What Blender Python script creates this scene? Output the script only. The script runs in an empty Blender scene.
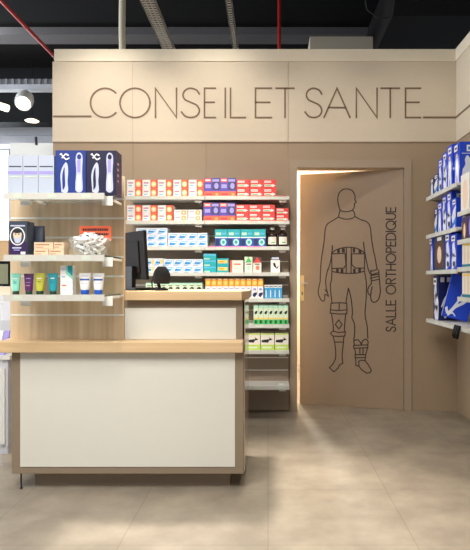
import bpy, math, random
from mathutils import Vector, Matrix
random.seed(7)
SC = bpy.context.scene
COL = SC.collection
F, VX, HY, ZC = 575.0, 268.0, 280.0, 1.139      # focal length (px), vanishing point, eye height

def wx(px, d): return (px - VX) * d / F
def wz(py, d): return ZC + (HY - py) * d / F

# ------------------------------------------------------------------ materials
def lin(c):
    c = c / 255.0
    return c / 12.92 if c <= 0.04045 else ((c + 0.055) / 1.055) ** 2.4

MATS = {}
def mat(name, rgb, rough=0.5, metal=0.0, var=0.06, scale=18.0, emit=0.0, trans=0.0, ior=1.45, spec=0.5, alpha=1.0):
    if name in MATS: return MATS[name]
    m = bpy.data.materials.new(name); m.use_nodes = True
    nt = m.node_tree; b = nt.nodes['Principled BSDF']
    col = [lin(v) for v in rgb]
    tc = nt.nodes.new('ShaderNodeTexCoord'); nz = nt.nodes.new('ShaderNodeTexNoise')
    nz.inputs['Scale'].default_value = scale; nz.inputs['Detail'].default_value = 3
    nt.links.new(tc.outputs['Object'], nz.inputs['Vector'])
    mx = nt.nodes.new('ShaderNodeMix'); mx.data_type = 'RGBA'
    mx.inputs[6].default_value = [v * (1 - var) for v in col] + [1]
    mx.inputs[7].default_value = [min(1, v * (1 + var)) for v in col] + [1]
    nt.links.new(nz.outputs['Fac'], mx.inputs[0])
    nt.links.new(mx.outputs[2], b.inputs['Base Color'])
    b.inputs['Roughness'].default_value = rough; b.inputs['Metallic'].default_value = metal
    b.inputs['Specular IOR Level'].default_value = spec
    b.inputs['IOR'].default_value = ior
    if trans: b.inputs['Transmission Weight'].default_value = trans
    if alpha < 1: b.inputs['Alpha'].default_value = alpha
    if emit:
        b.inputs['Emission Color'].default_value = col + [1]; b.inputs['Emission Strength'].default_value = emit
    MATS[name] = m
    return m

def wood(name, rgb1, rgb2, axis='X', scale=1.0, rough=0.45):
    m = bpy.data.materials.new(name); m.use_nodes = True
    nt = m.node_tree; b = nt.nodes['Principled BSDF']
    tc = nt.nodes.new('ShaderNodeTexCoord'); mp = nt.nodes.new('ShaderNodeMapping')
    s = {'X': (1.2, 26, 26), 'Z': (26, 26, 1.2)}[axis]
    mp.inputs['Scale'].default_value = [v * scale for v in s]
    nt.links.new(tc.outputs['Object'], mp.inputs['Vector'])
    nz = nt.nodes.new('ShaderNodeTexNoise'); nz.inputs['Scale'].default_value = 1.0
    nz.inputs['Detail'].default_value = 6; nz.inputs['Distortion'].default_value = 0.4
    nt.links.new(mp.outputs[0], nz.inputs['Vector'])
    cr = nt.nodes.new('ShaderNodeValToRGB')
    cr.color_ramp.elements[0].position = 0.3; cr.color_ramp.elements[1].position = 0.72
    cr.color_ramp.elements[0].color = [lin(v) for v in rgb1] + [1]
    cr.color_ramp.elements[1].color = [lin(v) for v in rgb2] + [1]
    nt.links.new(nz.outputs['Fac'], cr.inputs[0]); nt.links.new(cr.outputs[0], b.inputs['Base Color'])
    b.inputs['Roughness'].default_value = rough
    MATS[name] = m
    return m

def floor_mat():
    m = bpy.data.materials.new('concrete_tile'); m.use_nodes = True
    nt = m.node_tree; b = nt.nodes['Principled BSDF']; L = nt.links.new
    tc = nt.nodes.new('ShaderNodeTexCoord')
    mp = nt.nodes.new('ShaderNodeMapping'); mp.inputs['Location'].default_value = (0.0, -0.49, 0)
    L(tc.outputs['Object'], mp.inputs['Vector'])
    bk = nt.nodes.new('ShaderNodeTexBrick'); bk.offset = 0; bk.squash = 1
    bk.inputs['Scale'].default_value = 1; bk.inputs['Brick Width'].default_value = 0.64
    bk.inputs['Row Height'].default_value = 0.66; bk.inputs['Mortar Size'].default_value = 0.0022
    bk.inputs['Mortar Smooth'].default_value = 0.3; bk.inputs['Bias'].default_value = 0
    bk.inputs['Color1'].default_value = (0.97, 0.97, 0.97, 1); bk.inputs['Color2'].default_value = (1.03, 1.03, 1.03, 1)
    bk.inputs['Mortar'].default_value = (0.68, 0.66, 0.64, 1)
    L(mp.outputs[0], bk.inputs['Vector'])
    n1 = nt.nodes.new('ShaderNodeTexNoise'); n1.inputs['Scale'].default_value = 3.4; n1.inputs['Detail'].default_value = 8
    n1.inputs['Roughness'].default_value = 0.62
    L(tc.outputs['Object'], n1.inputs['Vector'])
    cr = nt.nodes.new('ShaderNodeValToRGB')
    cr.color_ramp.elements[0].position = 0.36; cr.color_ramp.elements[1].position = 0.70
    cr.color_ramp.elements[0].color = [lin(v) for v in (134, 123, 108)] + [1]
    cr.color_ramp.elements[1].color = [lin(v) for v in (162, 150, 133)] + [1]
    L(n1.outputs['Fac'], cr.inputs[0])
    mx = nt.nodes.new('ShaderNodeMix'); mx.data_type = 'RGBA'; mx.blend_type = 'MULTIPLY'; mx.inputs[0].default_value = 1
    L(cr.outputs[0], mx.inputs[6]); L(bk.outputs['Color'], mx.inputs[7])
    L(mx.outputs[2], b.inputs['Base Color'])
    n2 = nt.nodes.new('ShaderNodeTexNoise'); n2.inputs['Scale'].default_value = 5; n2.inputs['Detail'].default_value = 4
    L(tc.outputs['Object'], n2.inputs['Vector'])
    mr = nt.nodes.new('ShaderNodeMapRange'); mr.inputs[3].default_value = 0.28; mr.inputs[4].default_value = 0.5
    L(n2.outputs['Fac'], mr.inputs[0]); L(mr.outputs[0], b.inputs['Roughness'])
    return m

M = dict(
    taupe=mat('taupe_laminate', (138, 121, 101), 0.5, var=0.03),
    wall=mat('taupe_wall_panel', (164, 142, 116), 0.55, var=0.02),
    cream=mat('cream_fascia', (214, 199, 176), 0.6, var=0.02),
    trim=mat('pale_trim', (238, 225, 200), 0.55, var=0.02),
    seam=mat('panel_seam', (150, 128, 104), 0.7),
    letter=mat('brown_lettering', (124, 98, 76), 0.6),
    darkline=mat('dark_brown_lettering', (62, 46, 36), 0.6),
    door=mat('taupe_door_leaf', (158, 135, 111), 0.5, var=0.03),
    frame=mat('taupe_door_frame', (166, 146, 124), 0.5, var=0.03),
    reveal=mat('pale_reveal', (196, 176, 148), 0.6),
    ceiling=mat('black_ceiling', (17, 16, 17), 0.9, spec=0.2),
    ceilband=mat('charcoal_beam', (54, 52, 53), 0.8),
    unitback=mat('dark_taupe_slat_back', (150, 133, 116), 0.6),
    white=mat('white_plastic', (232, 230, 222), 0.4, var=0.02),
    rail=mat('white_price_rail', (204, 201, 192), 0.4, var=0.03),
    railtag=mat('pale_price_tag', (205, 212, 196), 0.4),
    railpink=mat('pink_rail_strip', (230, 130, 190), 0.5),
    railred=mat('red_rail_strip', (226, 120, 100), 0.5),
    panelwhite=mat('white_counter_panel', (216, 213, 202), 0.35, var=0.015),
    alu=mat('aluminium', (236, 234, 228), 0.4, 0.0, var=0.03),
    steel=mat('brushed_steel', (176, 176, 178), 0.35, 0.85, var=0.06),
    grey=mat('grey_panel', (150, 152, 156), 0.6),
    palegrey=mat('pale_grey_panel', (205, 206, 212), 0.5),
    red=mat('red_pipe_paint', (190, 44, 36), 0.4),
    black=mat('black_plastic', (20, 20, 21), 0.45, spec=0.25),
    blackmatte=mat('black_grained_plastic', (30, 29, 30), 0.7, scale=220, var=0.3, spec=0.15),
    brass=mat('brass', (214, 194, 144), 0.35, 0.45),
    glass=mat('pale_green_glass', (225, 240, 232), 0.08, alpha=0.38, var=0.01),
    glassedge=mat('dark_green_glass_edge', (58, 74, 62), 0.25),
    bowlglass=mat('clear_bowl_glass', (240, 238, 234), 0.08, alpha=0.12, var=0.01),
    wbox=mat('white_card', (238, 234, 230), 0.5, var=0.02),
    wbox2=mat('pale_white_card', (226, 228, 236), 0.45, var=0.02),
    offw=mat('cream_card', (234, 226, 212), 0.5, var=0.02),
    kraft=mat('beige_card', (226, 196, 164), 0.6, var=0.05),
    kraftline=mat('brown_card_print', (176, 130, 96), 0.6),
    redbox=mat('red_card', (224, 58, 52), 0.45),
    coral=mat('coral_card', (240, 96, 72), 0.45),
    orange=mat('orange_card', (244, 160, 52), 0.45, var=0.2, scale=60),
    yellow=mat('yellow_print', (246, 208, 110), 0.5),
    purple=mat('violet_card', (86, 66, 170), 0.45),
    purpledk=mat('dark_violet_card', (58, 52, 112), 0.45),
    lilac=mat('lilac_print', (160, 150, 220), 0.45),
    blue=mat('blue_card', (24, 66, 196), 0.42, var=0.1),
    bluedk=mat('navy_card', (24, 34, 92), 0.42),
    bluemed=mat('mid_blue_print', (46, 132, 206), 0.45),
    skyb=mat('sky_blue_print', (88, 186, 226), 0.45),
    lightb=mat('light_blue_card', (66, 162, 212), 0.45),
    teal=mat('teal_card', (28, 168, 176), 0.45),
    tealdk=mat('deep_teal_print', (20, 120, 140), 0.45),
    mintp=mat('pale_mint_print', (180, 226, 200), 0.5),
    mint=mat('mint_plastic', (142, 216, 192), 0.35),
    plum=mat('plum_plastic', (92, 40, 92), 0.35),
    lime=mat('lime_plastic', (190, 186, 62), 0.35),
    tealp=mat('teal_plastic', (36, 150, 162), 0.35),
    greencap=mat('dark_green_cap', (34, 62, 48), 0.4),
    royal=mat('royal_blue_cap', (34, 84, 178), 0.35),
    green=mat('green_card', (70, 184, 96), 0.5),
    palegreen=mat('pale_green_card', (216, 230, 200), 0.5),
    limecard=mat('lime_card', (190, 216, 96), 0.5),
    dark=mat('dark_print', (36, 38, 40), 0.5),
    slate=mat('slate_card', (58, 66, 82), 0.5),
    aub=mat('aubergine_card', (54, 34, 78), 0.45),
    indigo=mat('indigo_card', (27, 25, 60), 0.4),
    cobalt=mat('cobalt_card', (38, 58, 132), 0.35),
    silver=mat('silver_print', (196, 200, 220), 0.35),
    signorange=mat('orange_sign_card', (238, 104, 68), 0.55),
    amber=mat('brown_bottle', (38, 24, 22), 0.2),
    pinkdot=mat('pink_print', (196, 140, 170), 0.5),
    skin=mat('photo_skin_print', (232, 206, 178), 0.5),
    brownprint=mat('photo_brown_print', (96, 66, 60), 0.5),
    olive=mat('olive_screen', (138, 142, 118), 0.3),
    lampface=mat('lit_lamp_face', (255, 250, 240), 0.4, emit=9.0),
    tubelamp=mat('lit_tube_lamp', (255, 232, 200), 0.4, emit=2.2),
    window=mat('bright_window_pane', (240, 246, 255), 0.3, emit=3.4),
)
M['oak'] = wood('light_oak_board', (198, 168, 130), (230, 208, 176), 'Z', 0.8)
M['beech'] = wood('beech_worktop', (206, 172, 128), (226, 196, 154), 'X', 1.0)
M['floor'] = floor_mat()

# ------------------------------------------------------------------ mesh builder
class MB:
    def __init__(s): s.v = []; s.f = []; s.m = []; s.mats = []; s.sm = []
    def mi(s, m):
        m = M[m] if isinstance(m, str) else m
        if m not in s.mats: s.mats.append(m)
        return s.mats.index(m)
    def add(s, vs, fs, m, smooth=False):
        o = len(s.v); k = s.mi(m)
        s.v += [tuple(v) for v in vs]
        for f in fs: s.f.append([i + o for i in f]); s.m.append(k); s.sm.append(smooth)
    def box(s, x0, x1, y0, y1, z0, z1, m):
        vs = [(x0,y0,z0),(x1,y0,z0),(x1,y1,z0),(x0,y1,z0),(x0,y0,z1),(x1,y0,z1),(x1,y1,z1),(x0,y1,z1)]
        s.add(vs, [(0,3,2,1),(4,5,6,7),(0,1,5,4),(1,2,6,5),(2,3,7,6),(3,0,4,7)], m); return s
    def poly(s, pts, m): s.add(pts, [tuple(range(len(pts)))], m); return s
    def prism(s, pts, vec, m):
        n = len(pts); vec = Vector(vec)
        a = [Vector(p) for p in pts]; b = [p + vec for p in a]
        fs = [tuple(range(n - 1, -1, -1)), tuple(range(n, 2 * n))]
        fs += [(i, (i + 1) % n, n + (i + 1) % n, n + i) for i in range(n)]
        s.add(a + b, fs, m); return s
    def rings(s, rings, m, cap=True, smooth=True, close=False):
        n = len(rings[0]); vs = [p for r in rings for p in r]; fs = []
        for k in range(len(rings) - 1):
            for i in range(n):
                j = (i + 1) % n
                fs.append((k*n+i, k*n+j, (k+1)*n+j, (k+1)*n+i))
        s.add(vs, fs, m, smooth)
        if cap:
            s.add(rings[0], [tuple(range(n-1,-1,-1))], m); s.add(rings[-1], [tuple(range(n))], m)
        return s
    def lathe(s, c, prof, m, n=24, cap=True):
        rs = [[(c[0]+r*math.cos(2*math.pi*i/n), c[1]+r*math.sin(2*math.pi*i/n), c[2]+z) for i in range(n)] for r, z in prof]
        return s.rings(rs, m, cap)
    def tube(s, pts, r, m, n=10):
        pts = [Vector(p) for p in pts]; rs = []
        for i, p in enumerate(pts):
            t = (pts[min(i+1, len(pts)-1)] - pts[max(i-1, 0)]).normalized()
            u = t.orthogonal().normalized() if i == 0 else (u - t * u.dot(t)).normalized()
            w = t.cross(u); rr = r[i] if isinstance(r, (list, tuple)) else r
            rs.append([p + (u*math.cos(2*math.pi*k/n) + w*math.sin(2*math.pi*k/n)) * rr for k in range(n)])
        return s.rings(rs, m)
    def build(s, name, parent=None, bevel=0):
        me = bpy.data.meshes.new(name)
        off = Vector(parent_world(parent)) if parent else Vector((0,0,0))
        me.from_pydata([Vector(v) - off for v in s.v], [], s.f)
        for m in s.mats: me.materials.append(m)
        for p, k, sm in zip(me.polygons, s.m, s.sm): p.material_index = k; p.use_smooth = sm
        me.update()
        o = bpy.data.objects.new(name, me); COL.objects.link(o)
        if parent: o.parent = parent
        if bevel:
            b = o.modifiers.new('Bevel', 'BEVEL'); b.width = bevel; b.segments = 2; b.limit_method = 'ANGLE'
        return o

def parent_world(p):
    v = Vector((0,0,0))
    while p: v += p.location; p = p.parent
    return v
def tag(o, label=None, cat=None, group=None, kind=None):
    if label: o['label'] = label
    if cat: o['category'] = cat
    if group: o['group'] = group
    if kind: o['kind'] = kind
    return o
def empty(name, loc, label, cat, group=None, kind=None):
    o = bpy.data.objects.new(name, None); COL.objects.link(o); o.location = loc; o.empty_display_size = 0.05
    return tag(o, label, cat, group, kind)
def center(mb):
    xs, ys, zs = zip(*mb.v)
    return ((min(xs)+max(xs))/2, (min(ys)+max(ys))/2, min(zs))
def solo(name, mb, label, cat, group=None, kind=None, bevel=0):
    """a thing that is one mesh, its origin at its base"""
    c = Vector(center(mb)); mb.v = [tuple(Vector(v) - c) for v in mb.v]
    o = mb.build(name, None, bevel); o.location = c
    return tag(o, label, cat, group, kind)
def struct(name, mb, label, cat, parent=None):
    o = mb.build(name, parent)
    if not parent: tag(o, label, cat, None, 'structure')
    return o

# ------------------------------------------------------------------ camera
cam = bpy.data.cameras.new('camera'); co = bpy.data.objects.new('camera', cam); COL.objects.link(co)
co.location = (0, 0, ZC); co.rotation_euler = (math.pi/2, 0, 0)
cam.sensor_fit = 'VERTICAL'; cam.sensor_height = 36; cam.lens = 36 * F / 550
cam.shift_x = (235 - VX) / 550; cam.shift_y = (HY - 275) / 550; cam.clip_start = 0.05
SC.camera = co

# ------------------------------------------------------------------ setting
DB = 5.0
XL, XR = wx(53, DB), wx(457, DB)
ZF, ZFT, ZT = wz(142, DB), wz(62, DB), wz(50, DB)
DX0, DX1, DZ = wx(297, DB), wx(404, DB), wz(168, DB)       # door opening
struct('floor', MB().box(-9, 3.2, -1.5, 12, -0.12, 0, 'floor'), 'beige grey concrete-look tiled shop floor', 'floor')
struct('ceiling', MB().box(-9, 3.2, -1.5, 12, 4.35, 4.45, 'ceiling'), 'black painted open shop ceiling', 'ceiling')

w = MB()
w.box(XL, DX0 - 0.03, DB, DB + 0.13, 0, ZF, 'wall')
w.box(DX0 - 0.03, DX1 + 0.03, DB, DB + 0.13, DZ + 0.03, ZF, 'wall')
w.box(DX1 + 0.03, XR + 0.12, DB, DB + 0.13, 0, ZF, 'wall')
w.box(XL, XR + 0.12, DB, DB + 0.13, ZF, ZT - 0.1, 'cream')
for px in (133, 206, 288):
    w.box(wx(px, DB) - 0.003, wx(px, DB) + 0.003, DB - 0.0012, DB, 0.0 if px < 280 else DZ + 0.08, ZF, 'seam')
struct('wall_back', w, 'taupe panelled back wall behind the counter', 'wall')
w = MB()
SE = wx(288, DB)
for a, b in ((XL, wx(133, DB) - .0), (wx(133, DB), SE), (SE + 0.004, XR)):
    w.box(a, b - 0.0015, DB - 0.012, DB, ZF, ZFT, 'cream')
struct('trim_1', w, 'cream fascia panels above the back wall', 'fascia')
struct('trim_2', MB().box(wx(55, DB), XR - 0.02, DB - 0.02, DB + 0.14, ZFT + 0.001, ZT, 'trim'), 'pale cornice board on top of the fascia', 'cornice')
w = MB(); w.box(XR, XR + 0.12, 0.6, DB, 0, ZF, 'wall'); w.box(XR, XR + 0.12, 0.6, DB, ZF, ZT - 0.05, 'cream')
struct('wall_right', w, 'taupe side wall carrying the blue boxes', 'wall')
struct('trim_3', MB().box(XR - 0.012, XR, 0.6, DB - 0.013, ZF, ZFT, 'cream'), 'cream fascia along the side wall', 'fascia')
struct('trim_4', MB().box(XR - 0.02, XR + 0.13, 0.6, DB - 0.021, ZFT + 0.001, ZT, 'trim'), 'pale cornice on the side wall fascia', 'cornice')
# treatment room behind the door
w = MB()
w.box(-0.35, -0.25, DB + 0.13, 7.6, 0, 2.8, 'cream'); w.box(1.75, 1.85, DB + 0.13, 7.6, 0, 2.8, 'cream')
w.box(-0.35, 1.85, 7.6, 7.7, 0, 2.8, 'cream')
struct('wall_rear', w, 'cream walls of the lit room behind the door', 'wall')
struct('ceiling_rear', MB().box(-0.35, 1.85, DB + 0.13, 7.7, 2.8, 2.86, 'white'), 'white ceiling of the room behind the door', 'ceiling')

# ---------------- door
dr = empty('door_1', (DX0, DB, 0), 'taupe door standing ajar with an outlined figure and SALLE ORTHOPEDIQUE lettering', 'door', None, 'structure')
fx0, fx1, fz = wx(290, DB), wx(411, DB), wz(160, DB)
f = MB()
f.box(fx0, DX0, DB - 0.018, DB + 0.0, 0, DZ, 'frame'); f.box(DX1, fx1, DB - 0.018, DB + 0.0, 0, DZ, 'frame')
f.box(fx0, fx1, DB - 0.018, DB, DZ, fz, 'frame')
f.build('door_frame', dr)
f = MB()
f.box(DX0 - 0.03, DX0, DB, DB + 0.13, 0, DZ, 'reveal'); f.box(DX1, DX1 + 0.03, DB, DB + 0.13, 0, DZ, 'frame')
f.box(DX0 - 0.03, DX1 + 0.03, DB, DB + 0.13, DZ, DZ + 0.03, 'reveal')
f.build('door_lining', dr)
# leaf, hinged at the right jamb and swung 16.5 degrees into the room
ANG = math.radians(16.5); LW = 0.925; HX, HD = DX1 - 0.003, DB + 0.012
U = Vector((-math.cos(ANG), math.sin(ANG), 0)); N = Vector((-math.sin(ANG), -math.cos(ANG), 0))
H0 = Vector((HX, HD, 0))
def LP(u, z, n=0.0): return H0 + U * u + N * n + Vector((0, 0, z))
def leaf_pt(px, py, n=0.001):
    """point of the leaf's face seen at that place of the photograph"""
    dx, dz = (px - VX) / F, (HY - py) / F
    # t*(dx,1) = H0 + u*U
    p0 = H0 + N * n
    den = dx * U.y - U.x
    u = (p0.x - dx * p0.y) / den
    t = p0.y + u * U.y
    return LP(u, ZC + dz * t, n)
ZL0, ZL1 = 0.007, DZ - 0.006
pts = [LP(0, ZL0), LP(LW, ZL0), LP(LW, ZL1), LP(0, ZL1)]
leaf = MB().prism(pts, -N * 0.04, 'door').build('door_leaf', dr)

def ribbon(mb, pts, wid, m, nrm, th=0.0012, closed=False):
    """a thin raised stroke along a polyline lying on a surface whose normal is nrm"""
    P = [Vector(p) for p in pts]; n = len(P); nrm = Vector(nrm).normalized(); a = []; b = []
    for i in range(n):
        p0 = P[i-1] if (i > 0 or closed) else P[i]
        p1 = P[(i+1) % n] if (i < n-1 or closed) else P[i]
        d0 = (P[i]-p0); d1 = (p1-P[i])
        d0 = d0.normalized() if d0.length > 1e-9 else d1.normalized()
        d1 = d1.normalized() if d1.length > 1e-9 else d0
        t = (d0+d1); t = t.normalized() if t.length > 1e-6 else d0
        k = 1.0 / max(0.45, t.dot(d0))
        s = nrm.cross(t).normalized() * wid * 0.5 * k
        e = Vector((0,0,0))
        if not closed and i == 0: e = -t * wid * 0.4
        if not closed and i == n-1: e = t * wid * 0.4
        a.append(P[i]+s+e); b.append(P[i]-s+e)
    vs = a + b + [v + nrm*th for v in a] + [v + nrm*th for v in b]
    fs = []
    for i in range(n if closed else n-1):
        j = (i+1) % n
        fs += [(2*n+i, 2*n+j, 3*n+j, 3*n+i), (i, j, 2*n+j, 2*n+i), (n+j, n+i, 3*n+i, 3*n+j)]
    mb.add(vs, fs, m)

def smooth(pts, k=4):
    """Catmull-Rom through the points"""
    out = []; n = len(pts)
    for i in range(n-1):
        p0, p1, p2, p3 = pts[max(0,i-1)], pts[i], pts[i+1], pts[min(n-1,i+2)]
        for s in range(k):
            t = s/k
            out.append(tuple(0.5*((2*p1[c]) + (-p0[c]+p2[c])*t + (2*p0[c]-5*p1[c]+4*p2[c]-p3[c])*t*t + (-p0[c]+3*p1[c]-3*p2[c]+p3[c])*t**3) for c in (0,1)))
    out.append(pts[-1]); return out

A = lambda L: [(300 + x/4.7, 180 + y/4.7) for x, y in L]
B = lambda L: [(300 + x/4.273, 270 + y/4.273) for x, y in L]
lines = [  # (points, smooth)
 (A([(187,138),(178,100),(182,66),(198,47),(220,42),(245,50),(258,72),(258,92),(264,104),(256,112),(255,128),(246,143)]),1),
 (A([(187,138),(196,146),(220,149),(246,143)]),1),
 (A([(188,144),(184,158),(181,174)]),1), (A([(246,143),(254,150),(259,172)]),1),
 (A([(181,174),(198,181),(220,184),(243,181),(259,172)]),1),
 (A([(181,174),(152,192),(130,206),(119,230),(113,290),(104,350),(98,400),(95,470)])+B([(86,50),(78,90),(83,115),(95,132),(105,128),(107,104),(121,112),(117,98),(107,84)]),1),
 (A([(259,172),(285,186),(316,198),(330,222),(335,265),(343,320),(354,370),(362,420)]),1),
 (A([(152,308),(149,350),(143,385),(133,420)])+B([(118,0),(110,40),(112,75),(118,98)]),1),
 (A([(299,292),(303,330),(312,380),(321,420),(329,440)]),1),
 (A([(148,346),(152,326),(152,308)]),1), (A([(304,345),(301,318),(299,292)]),1),
 (A([(149,346),(165,331),(195,320),(228,316),(263,320),(292,334),(304,345)]),1),
 (A([(149,346),(150,430)]),0), (A([(304,345),(303,430)]),0),
 (A([(150,430),(190,437),(228,439),(270,437),(303,428)]),1),
 (A([(151,347),(212,345),(216,400),(206,414),(152,416)]),0), (A([(302,347),(243,347),(243,398),(260,414),(303,414)]),0),
 (A([(218,318),(217,437)]),0), (A([(241,318),(240,437)]),0),
 (A([(332,430),(364,420)]),0), (A([(333,446),(367,436)]),0), (A([(330,462),(369,453)]),0),
 (A([(150,430),(148,470)])+B([(130,60),(132,100),(137,140)]),1), (A([(303,430)])+B([(284,60),(282,130),(278,190),(287,240),(290,292)]),1),
 (B([(207,78),(202,105),(196,140)]),1), (B([(207,78),(218,120),(224,180),(222,205),(232,228),(234,260),(230,300)]),1),
 (B([(133,142),(167,140),(200,142)]),1), (B([(130,170),(165,173),(201,170)]),1), (B([(129,184),(165,188),(200,187)]),1),
 (B([(133,142),(130,170),(129,184)]),0), (B([(200,142),(201,170),(200,187)]),0), (B([(168,142),(167,172)]),0),
 (B([(135,188),(141,230),(143,262)]),1), (B([(195,190),(191,230),(190,264)]),1),
 (B([(165,213),(180,233),(166,252),(151,233),(165,213)]),0),
 (B([(130,270),(140,261),(165,267),(194,264),(191,282),(165,284),(140,282),(130,270)]),0),
 (B([(142,284),(148,308),(185,308),(188,284)]),0),
 (B([(148,308),(152,340),(152,375),(144,396),(126,418)]),1), (B([(126,418),(145,435),(162,420),(170,405),(183,398)]),0), (B([(183,398),(180,365),(186,309)]),1),
 (B([(233,318),(230,304),(244,298),(256,306),(262,320)]),1), (B([(262,320),(268,303),(281,296),(291,306),(289,320)]),1),
 (B([(229,322),(290,320),(290,332),(230,334),(229,322)]),0), (B([(234,335),(238,362)]),0), (B([(288,333),(281,362)]),0),
 (B([(235,362),(281,362),(280,374),(236,375),(235,362)]),0), (B([(256,335),(256,362)]),0), (B([(270,334),(269,362)]),0),
 (B([(238,377),(239,408),(252,411)]),0), (B([(278,376),(279,388)]),0),
 (B([(252,411),(251,390),(262,385),(279,388),(292,405),(305,428),(300,438),(285,441),(262,425),(252,411)]),0),
 (B([(303,0),(304,30),(305,58)]),1), (B([(336,0),(341,60),(343,95),(335,125),(318,138),(305,130),(302,105),(308,72)]),1),
 (B([(303,24),(335,18)]),0), (B([(305,46),(339,40)]),0), (B([(305,58),(292,76),(291,98),(300,108),(304,96)]),1),
]
dm = MB()
for pts, sm in lines:
    if sm and len(pts) > 2: pts = smooth(pts)
    ribbon(dm, [leaf_pt(x, y) for x, y in pts], 0.0095, 'darkline', N)
def fillpx(L, m): dm.prism([leaf_pt(x, y, 0.0012) for x, y in L], N * 0.001, m)
for a, b, c, d in ((175,187,325,343),(197,211,321,341),(248,259,320,341),(275,289,327,344),(170,182,418,434),(191,204,418,436),(250,261,417,436),(274,287,416,434)):
    fillpx(A([(a,c),(a,d),(b,d),(b,c)]), 'darkline')
dm.build('figure_outline', dr)

# stroke alphabet (unit cap height), anticlockwise arcs sampled
def arc(cx, cy, rx, ry, a0, a1, n=22):
    return [(cx + rx*math.cos(math.radians(a0+(a1-a0)*i/n)), cy + ry*math.sin(math.radians(a0+(a1-a0)*i/n))) for i in range(n+1)]
def S_(w):
    return [smooth([(0.97*w,.80),(.80*w,.94),(.48*w,1.0),(.2*w,.93),(.08*w,.77),(.2*w,.61),(.5*w,.52),(.82*w,.42),(.97*w,.24),(.82*w,.06),(.5*w,0),(.2*w,.05),(0,.19)], 4)]
GL = {
 'C': lambda w: [arc(w*.56, .5, w*.56, .5, 42, 318)], 'O': lambda w: [arc(w/2, .5, w/2, .5, 0, 360, 36)],
 'N': lambda w: [[(0,0),(0,1),(w,0),(w,1)]], 'S': S_,
 'E': lambda w: [[(w,1),(0,1),(0,0),(w,0)], [(0,.52),(.9*w,.52)]], 'I': lambda w: [[(0,0),(0,1)]],
 'L': lambda w: [[(0,1),(0,0),(w,0)]], 'T': lambda w: [[(0,1),(w,1)], [(w/2,1),(w/2,0)]],
 'A': lambda w: [[(0,0),(w/2,1),(w,0)], [(.17*w,.34),(.83*w,.34)]],
 'R': lambda w: [[(0,0),(0,1)]+[(.5*w,1)]+arc(.55*w,.76,.42*w,.24,90,-90,12)+[(0,.52)], [(.45*w,.52),(w,0)]],
 'H': lambda w: [[(0,0),(0,1)],[(w,0),(w,1)],[(0,.5),(w,.5)]],
 'P': lambda w: [[(0,0),(0,1)]+[(.5*w,1)]+arc(.55*w,.75,.45*w,.25,90,-90,12)+[(0,.5)]],
 'D': lambda w: [[(0,0),(0,1),(.4*w,1)]+arc(.4*w,.5,.6*w,.5,90,-90,20)+[(0,0)]],
 'Q': lambda w: [arc(w/2,.5,w/2,.5,0,360,32), [(.58*w,.26),(w,-.06)]],
 'U': lambda w: [[(0,1),(0,.36)]+arc(w/2,.36,w/2,.36,180,360,16)+[(w,1)]],
}
# SALLE ORTHOPEDIQUE on the leaf, read from bottom to top: (letter, start y, end y)
tm = MB()
def vtext(word, y0, y1):
    wd = {'I':0.001,'L':.5,'E':.52,'S':.55,'A':.78,'O':1.02,'Q':1.02,'R':.58,'T':.6,'H':.68,'P':.52,'D':.78,'U':.66}
    gap = 0.2; tot = sum(wd[c] for c in word) + gap*(len(word)-1); k = abs(y1-y0)/tot; p = 0
    for c in word:
        for st in GL[c](wd[c]):
            ribbon(tm, [leaf_pt(395.6 - 9.4*y, y0 - (p+x)*k) for x, y in st], 0.0105, 'darkline', N)
        p += wd[c] + gap
vtext('SALLE', 331.5, 300.5); vtext('ORTHOPEDIQUE', 294, 207.5)
tm.build('lettering', dr)
# handle
pl = MB(); q = [(300.6,275.5),(304.2,275.5),(304.2,300.5),(300.6,300.5)]
c0 = leaf_pt(302.4, 288, 0)
def boxleaf(mb, u0, u1, z0, z1, n0, n1, m):
    mb.prism([LP(u0,z0,n0), LP(u1,z0,n0), LP(u1,z1,n0), LP(u0,z1,n0)], N*(n1-n0), m)
uc = (c0 - H0).dot(U)
boxleaf(pl, uc-.016, uc+.016, c0.z-.115, c0.z+.115, 0.0, .008, 'brass')
boxleaf(pl, uc-.005, uc+.005, c0.z-.065, c0.z-.035, .008, .009, 'dark')
hp = pl.build('handle_plate', dr, 0.004); hp['label'] = 'brass handle plate with keyhole'
hm = MB(); z = c0.z + .045
hm.tube([LP(uc, z, .006), LP(uc, z, .045), LP(uc-.015, z, .052), LP(uc-.06, z, .05)], .006, 'steel')
hm.build('door_handle', dr)
f = MB()
f.box(DX0-0.001, DX0+0.002, DB+.02, DB+.05, .98, 1.16, 'steel'); f.build('strike_plate', dr)

# ---------------- lettering on the fascia
sg = empty('wall_lettering', (wx(90, DB), DB - 0.012, wz(117.6, DB)), 'thin brown CONSEIL ET SANTE lettering across the cream fascia', 'lettering')
dS = DB - 0.012
def letter(c, x0, x1, y0=117.6, y1=88.3):
    mb = MB()
    for st in GL[c](x1 - x0):
        ribbon(mb, [(wx(x0 + x, dS), dS - 0.0002, wz(y0 + (y1-y0)*y, dS)) for x, y in st], 0.0138, 'letter', (0,-1,0), 0.003)
    mb.build('letter', sg)
def glyphw(c, x0, x1, y0=117.6, y1=88.3):
    mb = MB()
    for st in GL[c](1.0):
        ribbon(mb, [(wx(x0 + x*(x1-x0), dS), dS - 0.0002, wz(y0 + (y1-y0)*y, dS)) for x, y in st], 0.0138, 'letter', (0,-1,0), 0.003)
    mb.build('letter', sg)
for c, a, b in (('C',90.5,116.5),('O',120,150),('N',155.5,176.5),('S',181.5,200),('E',204.5,215.5),('I',225.3,226),('L',230.5,245.5),('E',255.5,271.5),('T',276,294),
                ('S',305,322.3),('A',324,350),('N',356.3,377),('T',381,399.5),('E',405.5,420.5)):
    glyphw(c, a, b)
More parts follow.
